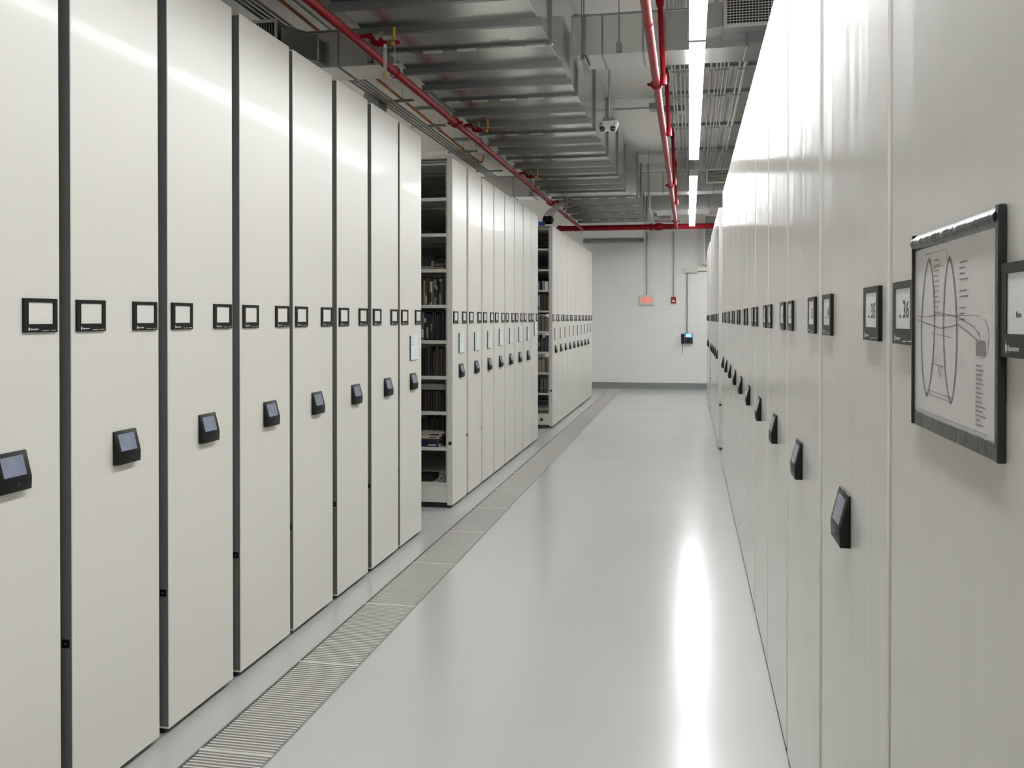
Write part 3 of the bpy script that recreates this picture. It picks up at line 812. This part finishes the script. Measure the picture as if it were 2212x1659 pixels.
# ================================================================== SPRINKLER PIPES
def pipe_thing(name, label, p0, p1, r, couplings, hangers):
    t = thing(name, label, 'pipe', p0)
    d = Vector(p1) - Vector(p0)
    ob('pipe', MB().tube([(0, 0, 0), tuple(d)], r, 20).mesh('pipe', M['red'], smooth=True), t)
    L = d.length; u = d / L
    for s_ in couplings:
        a = u * (s_ - .028); b = u * (s_ + .028)
        cm = MB().tube([tuple(a), tuple(a + u * .008), tuple(b - u * .008), tuple(b)], [r + .004, r + .016, r + .016, r + .004], 20)
        side = Vector((u.y, -u.x, 0)); mid = u * s_
        for sg in (-1, 1):
            e = mid + side * sg * (r + .012)
            f_ = mid + side * sg * (r + .038)
            cm.tube([tuple(e), tuple(f_)], .014, 8)
            cm.tube([tuple(f_ - u * .028 - Vector((0, 0, .0))), tuple(f_ + u * .028)], .007, 8)
        ob('coupling', cm.mesh('coupling', M['red'], smooth=True), t)
    for s_ in hangers:
        q_ = u * s_
        rm = MB()
        n_ = 18
        for side_s in (0,):
            path = [tuple(q_ + Vector((cos(2 * pi * k / n_) * (r + .006), 0, sin(2 * pi * k / n_) * (r + .012))) ) if abs(u.y) > .5 else
                    tuple(q_ + Vector((0, cos(2 * pi * k / n_) * (r + .006), sin(2 * pi * k / n_) * (r + .012)))) for k in range(n_ + 1)]
            rm.tube(path, .0045, 6, caps=False)
        h_ = ob('ring_hanger', rm.mesh('ring_hanger', M['red'], smooth=True), t)
        ob('rod', MB().tube([tuple(q_ + Vector((0, 0, r + .015))), tuple(q_ + Vector((0, 0, ZC - p0[2])))], .005, 8).mesh('rod', M['conduit']), h_)
    return t
PZ = 3.50
pl = pipe_thing('sprinkler_pipe', 'long thin red sprinkler pipe above the left row, left of the main duct', (-2.20, .5, PZ), (-2.22, 19.12, PZ), .031, [7.92, 14.05], [6.1, 8.9, 12.4, 15.9])
pr = pipe_thing('sprinkler_pipe', 'long red sprinkler pipe over the corridor beside the strip lights', (-.258, .5, PZ), (-.262, 19.12, PZ), .031, [6.85, 12.45, 17.2], [])
# swaged rings along the right pipe
for s_ in (5.3, 8.7, 11.1, 14.2):
    ob('seam_ring', MB().tube([(0, s_, 0), (0, s_ + .012, 0)], .034, 20).mesh('seam_ring', M['red'], smooth=True), pr)
for a, b, z1_ in ((7.35, 10.3, .75), (12.9, 15.0, .0)):
    pass
def post(y, z1_, x, label):
    t = thing('sway_brace', label, 'brace', (x, y, PZ), 0, 'red braces of the corridor pipe')
    h = z1_ - PZ
    ob('brace_pipe', MB().tube([(0, 0, 0), (-.03, 0, h)], .021, 14).mesh('brace_pipe', M['red'], smooth=True), t)
    ob('lower_clamp', MB().tube([(0, 0, -.02), (0, 0, .06)], .028, 12).mesh('lower_clamp', M['red'], smooth=True), t)
    ob('upper_fitting', MB().tube([(-.025, 0, h - .10), (-.03, 0, h - .05), (-.03, 0, h + .05)], [.026, .034, .016], 12).mesh('upper_fitting', M['red'], smooth=True), t)
    ob('rod', MB().tube([(-.03, 0, h), (-.03, 0, ZC - PZ)], .005, 8).mesh('rod', M['conduit']), t)
post(7.3, 4.2, -.205, 'red brace standing up from the corridor pipe at its nearest coupling')
post(9.35, 4.12, -.205, 'red brace rising from the corridor pipe, second from the camera')
post(12.75, 4.22, -.205, 'red brace rising from the corridor pipe, third from the camera')
post(15.0, 4.18, -.205, 'red brace rising from the corridor pipe, farthest from the camera')
cm_ = pipe_thing('sprinkler_main', 'thick red sprinkler main crossing below the duct near the block wall', (-2.74, 19.2, 3.545), (2.6, 19.2, 3.54), .058, [1.95], [.35, 4.6])
ob('end_cap', MB().tube([(-.05, 0, 0), (-.03, 0, 0), (.05, 0, 0)], [.035, .068, .072], 18).mesh('end_cap', M['red'], smooth=True), cm_)
ob('flange_coupling', MB().tube([(2.02, 0, 0), (2.06, 0, 0), (2.16, 0, 0), (2.2, 0, 0)], [.06, .078, .078, .06], 18).mesh('flange_coupling', M['red'], smooth=True), cm_)
for xx in (.48, 2.43):
    ob('tee', MB().tube([(xx, -.0, .0), (xx, -.12, 0)], .045, 16).mesh('tee', M['red'], smooth=True), cm_)

def valve_set(y, label, tagged=False):
    t = thing('sprinkler_valve', label, 'valve', (-2.20, y, PZ), 0, 'sprinkler valve sets on the left red pipe')
    a = MB()
    a.tube([(0, 0, .02), (.0, 0, .045), (.05, 0, .045), (.075, 0, .04), (.085, 0, .02), (.085, 0, -.0), (.10, 0, -.012), (.20, 0, -.012)], .0165, 12)
    a.tube([(.06, 0, .045), (.085, 0, .035)], .021, 12).tube([(.085, 0, .01), (.105, 0, -.012)], .021, 12)
    a.tube([(.112, 0, -.012), (.168, 0, -.012)], .021, 14).tube([(.142, 0, -.012), (.142, 0, .022)], .016, 12)
    ob('tee_piping', a.mesh('tee_piping', M['red'], smooth=True), t)
    b = MB().tube([(.188, 0, -.012), (.196, 0, -.012), (.236, 0, -.012), (.246, 0, -.012)], [.018, .023, .023, .017], 8)
    ob('valve_body', b.mesh('valve_body', M['brass'], smooth=True), t)
    ob('plug', MB().tube([(.246, 0, -.012), (.262, 0, -.012), (.276, 0, -.012)], [.017, .015, .010], 12).mesh('plug', M['red'], smooth=True), t)
    ob('yellow_handle', MB().box(.228, .244, -.004, .004, .008, .095).mesh('yellow_handle', M['yellow'], bevel=.003), t)
    s_ = MB(); s_.tube([(.142, 0, .02), (.142, 0, .034)], .009, 10)
    s_.tube([(.132, 0, .03), (.128, 0, .05), (.137, 0, .068)], .0028, 6).tube([(.152, 0, .03), (.156, 0, .05), (.147, 0, .068)], .0028, 6)
    s_.tube([(.142, 0, .034), (.142, 0, .066)], .0025, 6).tube([(.142, 0, .068), (.142, 0, .072)], [.017, .015], 12)
    ob('sprinkler_head', s_.mesh('sprinkler_head', M['brass'], smooth=True), t)
    if tagged:
        g = ob('tag_strip', MB().box(.170, .190, -.026, -.025, -.20, -.025).mesh('tag_strip', M['whitep']), t)
        tm = MB()
        rr = random.Random(2); zz = -.05
        while zz > -.19:
            l_ = rr.uniform(.006, .014); tm.box(.177, .183, -.0268, -.0262, zz - l_, zz); zz -= l_ + .003
        ob('tag_print', tm.mesh('tag_print', M['dark']), g)
        ob('round_tag', MB().tube([(.178, -.028, -.235), (.178, -.024, -.235)], .019, 16).mesh('round_tag', mat('yellow_tag', (.62, .52, .13), .5)), t)
        ob('tag_wire', MB().tube([(.178, -.026, -.27), (.178, -.026, -.19)], .0015, 5).mesh('tag_wire', M['brass']), t)
valve_set(5.86, 'red pipe tee with brass valve, yellow lever and hanging tags, nearest the camera', True)
valve_set(8.75, 'red pipe tee with brass valve and yellow lever, second along the left pipe')
valve_set(11.75, 'red pipe tee with brass valve and yellow lever, third along the left pipe')
valve_set(14.75, 'red pipe tee with brass valve and yellow lever, fourth and farthest along the left pipe')

# ================================================================== CONDUITS ABOVE
def conduit(x, y0, y1, z, r, label, group, m='conduit', coup=()):
    t = tag(ob('conduit', MB().tube([(0, 0, 0), (0, y1 - y0, 0)], r, 10).mesh('conduit', M[m], smooth=True), None, (x, y0, z)), label, 'conduit', group)
    for s_ in coup:
        ob('strap', MB().tube([(0, s_ - y0 - .022, 0), (0, s_ - y0 + .022, 0)], r + .006, 10).mesh('strap', M['galvd'], smooth=True), t)
    return t
ROWS = [10.0, 11.15, 13.0, 14.85]
cx = [(-.19, .011), (-.155, .011), (-.10, .012), (-.055, .011), (-.01, .011), (.225, .012), (.285, .011), (.325, .011), (.362, .011), (.405, .012), (.52, .014), (.575, .024)]
for k, (x, r) in enumerate(cx):
    conduit(x, 2.5, 18.6, 4.31 - (.004 if r < .02 else -.006), r, f'thin grey steel conduit, {ORD[k]} from the left in the ceiling rack by the strip lights' if r < .02 else 'thickest grey conduit, at the right side of the ceiling rack', 'conduits of the rack by the strip lights', coup=ROWS)
for k, y in enumerate([3.2, 5.2] + ROWS):
    t = thing('strut_channel', f'grey strut channel across the conduit rack, {ORD[k]} from the camera', 'channel', (-.30, y, 4.335), 0, 'strut channels carrying the conduit rack')
    m = MB(); m.box(0, 1.5, -.02, .02, .0, .006).box(0, 1.5, -.02, -.016, .0, .04).box(0, 1.5, .016, .02, .0, .04)
    ob('channel', m.mesh('channel', M['galvd']), t)
    for xx in (.02, 1.4):
        ob('rod', MB().tube([(xx, 0, 0), (xx, 0, ZC - 4.335)], .005, 8).mesh('rod', M['conduit']), t)
def cross_pipe(x0, x1, y, z, r, label, m='conduit'):
    return tag(ob('conduit', MB().tube([(0, 0, 0), (x1 - x0, 0, 0)], r, 10).mesh('conduit', M[m], smooth=True), None, (x0, y, z)), label, 'conduit')
cross_pipe(-1.0, 1.6, 11.62, 4.42, .018, 'pale conduit crossing the ceiling right of the security camera, nearer of two', 'white')
cross_pipe(-1.0, -.52, 12.06, 4.40, .012, 'thin conduit crossing to the grey box beside the corridor pipe')
tag(ob('junction_box', MB().box(-.52, -.36, 11.95, 12.15, 4.36, 4.44).mesh('junction_box', M['galvd'], bevel=.004)), 'grey junction box left of the corridor pipe', 'junction box')
tag(ob('junction_box', MB().box(-.35, -.06, 12.15, 12.35, 4.36, 4.44).mesh('junction_box', M['galvd'], bevel=.004)), 'longer grey junction box under the rack right of the corridor pipe', 'junction box')
# left side bundle
for k in range(4):
    x = -3.78 + .055 * k
    pts = [(x, 2.0, 4.30), (x, 18.4, 4.30)]
    tag(ob('conduit', MB().tube([(0, 0, 0), (0, 9.0, 0), (.03, 9.25, -.02), (.03, 16.4, -.02)], .015, 10).mesh('conduit', M['conduit'], smooth=True), None, (x, 2.0, 4.32)), f'grey conduit above the left row tops, {ORD[k]} of the bundle of four', 'conduit', 'conduit bundle above the left row')
conduit(-3.52, 2.0, 9.0, 4.50, .014, 'single dark conduit between the bundle and the orange pipe', None)
for k, y in enumerate((10.9, 12.4, 14.4, 16.4)):
    tag(ob('strut_channel', MB().box(-3.90, -3.40, y - .02, y + .02, 4.34, 4.375).mesh('strut_channel', M['galvd'])), f'short dark strut under the left conduit bundle, {ORD[k]} from the camera', 'channel', 'struts of the left conduit bundle')
tag(ob('junction_box', MB().box(-3.95, -3.75, 10.6, 10.9, 4.22, 4.40).mesh('junction_box', M['galvd'], bevel=.004)), 'grey junction box on the conduit bundle above the left row', 'junction box')
op = thing('orange_pipe', 'orange plastic sprinkler pipe running above the left row of shelving', 'pipe', (-3.40, 2, 4.40))
ob('pipe', MB().tube([(0, 0, 0), (-.27, 13.5, 0)], .017, 12).mesh('pipe', M['orange'], smooth=True), op)
ob('elbow', MB().tube([(-.27, 13.45, 0), (-.27, 13.62, 0), (-.22, 13.66, .0), (-.19, 13.66, .12)], .021, 12).mesh('elbow', M['orange'], smooth=True), op)
for yy in (5.0, 9.0, 10.9, 12.4):
    xx = -.27 * yy / 13.5
    n_ = 14
    pth = [(xx + cos(2 * pi * k / n_) * .024, yy, sin(2 * pi * k / n_) * .026) for k in range(n_ + 1)]
    h_ = ob('ring_hanger', MB().tube(pth, .004, 6, caps=False).mesh('ring_hanger', M['conduit'], smooth=True), op)
    ob('rod', MB().tube([(xx, yy, .026), (xx, yy, .15)], .004, 6).mesh('rod', M['conduit']), h_)
cross = [(-3.75, -3.38, 12.05, 'short dark strut on the ceiling above the left row, nearer of two'), (-3.80, -3.44, 14.25, 'short dark strut on the ceiling above the left row, farther of two')]
for a, b, y, lab in cross:
    tag(ob('ceiling_strut', MB().box(a, b, y - .03, y + .03, ZC - .045, ZC - .001).mesh('ceiling_strut', M['galvd'], bevel=.002)), lab, 'channel')
tag(ob('batten_light', MB().box(-4.5, -3.0, 15.2, 15.3, 4.47, ZC - .001).mesh('batten_light', M['white'], bevel=.01)), 'unlit pale batten fitting on the ceiling above the nearer open bay', 'light')
tag(ob('ceiling_box', MB().box(-3.3, -2.62, 8.5, 8.72, 4.40, ZC - .001).mesh('ceiling_box', M['white'], bevel=.004)), 'pale shallow box on the ceiling just behind the nearer left cross duct', 'box')

# ================================================================== SECURITY CAMERA
sc = thing('security_camera', 'white twin-lens security camera hanging beside the main duct', 'camera', (-.885, 10.0, 3.68))
bd = MB()
top = [(-.118, .0), (.118, .0), (.118, .10), (-.118, .10)]
bd.v = [(-.085, -.02, .03), (.085, -.02, .03), (.085, .12, .03), (-.085, .12, .03), (-.118, -.03, .105), (.118, -.03, .105), (.118, .13, .105), (-.118, .13, .105), (-.115, -.03, .118), (.115, -.03, .118), (.115, .13, .118), (-.115, .13, .118)]
bd.f = [(0, 3, 2, 1), (0, 1, 5, 4), (1, 2, 6, 5), (2, 3, 7, 6), (3, 0, 4, 7), (4, 5, 9, 8), (5, 6, 10, 9), (6, 7, 11, 10), (7, 4, 8, 11), (8, 9, 10, 11)]; bd.m = [0] * 10
ob('housing', bd.mesh('housing', M['white'], bevel=.006, smooth=True), sc)
for s_ in (-1, 1):
    # eyeball: white collar and dark dome
    cxx = s_ * .058
    col = MB().tube([(cxx, .03, .045), (cxx, -.02, .034), (cxx, -.03, .03)], [.046, .042, .036], 18)
    c_o = ob('lens_collar', col.mesh('lens_collar', M['white'], smooth=True), sc)
    dm_ = MB(); rr_ = .033
    dm_.tube([(cxx, -.026 - rr_ * sin(a_), .029 - .006 * sin(a_)) for a_ in (0, .4, .8, 1.2, 1.5)], [max(.002, rr_ * cos(a_)) for a_ in (0, .4, .8, 1.2, 1.5)], 18)
    ob('lens_dome', dm_.mesh('lens_dome', M['lens'], smooth=True), c_o)
    ob('screw', MB().box(s_ * .075 - .004, s_ * .075 + .004, -.034, -.02, .08, .1).mesh('screw', M['darkgrey']), sc)
ob('maker_mark', MB().box(-.022, .022, -.0312, -.0285, .092, .097).mesh('maker_mark', M['midp']), sc)
ob('junction_box', MB().box(-.06, .06, -.0, .1, .118, .16).mesh('junction_box', M['galvd'], bevel=.003), sc)
fx = MB()
pth = [(.0, .05, .16 + .0075 * k) for k in range(96)]
fx.tube([(.012 * sin(k / 40), b, c_) for k, (a, b, c_) in enumerate(pth)], [(.014 if k % 2 else .0105) for k in range(96)], 10)
ob('flexible_conduit', fx.mesh('flexible_conduit', M['galvd'], smooth=False), sc)

# ================================================================== FAR WALL FITTINGS
YF = YW - .0005
def vcond(x, z0, z1, label, grp):
    t = tag(ob('wall_conduit', MB().tube([(0, 0, 0), (0, 0, z1 - z0)], .013, 10).mesh('wall_conduit', M['conduit'], smooth=True), None, (x, YF - .014, z0)), label, 'conduit', grp)
    ob('coupling', MB().tube([(0, 0, (z1 - z0) * .45), (0, 0, (z1 - z0) * .45 + .04)], .018, 10).mesh('coupling', M['conduit'], smooth=True), t)
vcond(-.957, 2.155, 3.6, 'steel conduit down the block wall to the exit sign', 'conduits on the block wall')
vcond(-.353, 2.11, 3.6, 'steel conduit down the block wall to the red alarm', 'conduits on the block wall')
vcond(-.048, 1.28, 2.66, 'steel conduit between the cream box and the telephone', 'conduits on the block wall')
tag(ob('wall_conduit', MB().tube([(.18, 0, 0), (1.4, 0, 0)], .010, 8).mesh('wall_conduit', M['conduit'], smooth=True), None, (0, YF - .012, 2.69)), 'horizontal conduit leaving the cream box to the right', 'conduit')
tag(ob('cream_box', MB().box(-.126, .182, YF - .07, YF, 2.655, 2.785).mesh('cream_box', M['exitbody'], bevel=.004)), 'cream rectangular box high on the block wall above the telephone', 'electrical box')
ex = thing('exit_sign', 'cream exit sign with glowing red letters and arrows on the block wall', 'exit sign', (-.957, YF, 1.93))
ob('case', MB().box(-.165, .165, -.055, 0, 0, .222).mesh('case', M['exitbody'], bevel=.006), ex)
tm_ = text_mesh('EXIT', .185, M['exitred'], .98, 'CENTER', .003)
me = tm_.copy()
for v in me.vertices: v.co = (v.co.y * .52, 0, v.co.z)
ob('exit_letters', me, ex, (0, -.0565, .045))
for s_ in (-1, 1):
    am = MB(); x_ = s_ * .122
    am.quad((x_, -.0565, .145), (x_, -.0565, .075), (x_ + s_ * .026, -.0565, .11), (x_ + s_ * .026, -.0565, .1101))
    ob('arrow', am.mesh('arrow', M['exitred']), ex)
al = thing('alarm_strobe', 'small red fire alarm strobe on the block wall right of the exit sign', 'alarm', (-.353, YF, 1.965))
ob('case', MB().box(-.058, .058, -.045, 0, 0, .145).mesh('case', mat('alarm_red', (.38, .012, .015), .3), bevel=.008), al)
ob('strobe_lens', MB().prism([(-.055, .03), (-.045, .03), (-.045, .075), (-.06, .05)], 0, -.026, .026).mesh('strobe_lens', M['card']), al)
ph = thing('wall_telephone', 'black wall telephone with a lit blue screen on the block wall', 'telephone', (-.06, YF, 1.05))
ob('base', MB().box(-.055, .135, -.06, 0, 0, .15).mesh('base', M['darkgrey'], bevel=.006), ph)
ob('display_bezel', MB().prism([(-.04, .135), (-.075, .13), (-.055, .235), (-.03, .235)], 0, -.045, .135).mesh('display_bezel', M['navy']), ph)
sc_ = MB(); sc_.quad((-.02, -.0765, .15), (.11, -.0765, .15), (.11, -.0575, .228), (-.02, -.0575, .228))
ob('screen', sc_.mesh('screen', M['bluescreen']), ph)
ob('silver_trim', MB().prism([(-.055, .128), (.135, .128), (.135, .136), (.06, .136), (.04, .118), (.02, .136), (-.055, .136)], 1, -.08, -.07).mesh('silver_trim', M['whitep']), ph)
kb = MB()
for a in range(3):
    for b in range(4): kb.box(.0 + a * .03, .022 + a * .03, -.066, -.058, .012 + b * .024, .028 + b * .024)
ob('keypad', kb.mesh('keypad', M['black']), ph)
ob('handset', MB().prism([(-.05, .0), (-.09, .0), (-.095, .04), (-.07, .06), (-.07, .17), (-.095, .19), (-.09, .225), (-.05, .225)], 0, -.12, -.06).mesh('handset', M['black'], bevel=.008, smooth=True), ph)
cd = MB(); n_ = 70
cd.tube([(-.095 + .006 * cos(k * .9) + .002 * sin(k / 20), -.04 + .006 * sin(k * .9), .0 - k * .0034) for k in range(n_)], .003, 5)
ob('coiled_cord', cd.mesh('coiled_cord', M['darkgrey'], smooth=True), ph)
lv = thing('wall_louvre', 'tall white louvred vent high on the block wall by the right row', 'vent', (.31, YF, 2.83))
m = MB(); Wl, Hl = .62, 1.12
m.box(0, Wl, -.16, 0, 0, .04).box(0, Wl, -.16, 0, Hl - .04, Hl).box(0, .04, -.16, 0, .04, Hl - .04).box(Wl - .04, Wl, -.16, 0, .04, Hl - .04)
ob('frame', m.mesh('frame', M['white'], bevel=.003), lv)
ob('throat', MB().box(.04, Wl - .04, -.02, -.001, .04, Hl - .04).mesh('throat', M['greybox']), lv)
lm = MB().prism([(-.145, .0), (-.14, .004), (-.115, .03), (-.12, .028)], 0, .042, Wl - .042).mesh('slat', M['white'])
for k in range(26): ob('slat', lm, lv, (0, 0, .05 + k * .039))
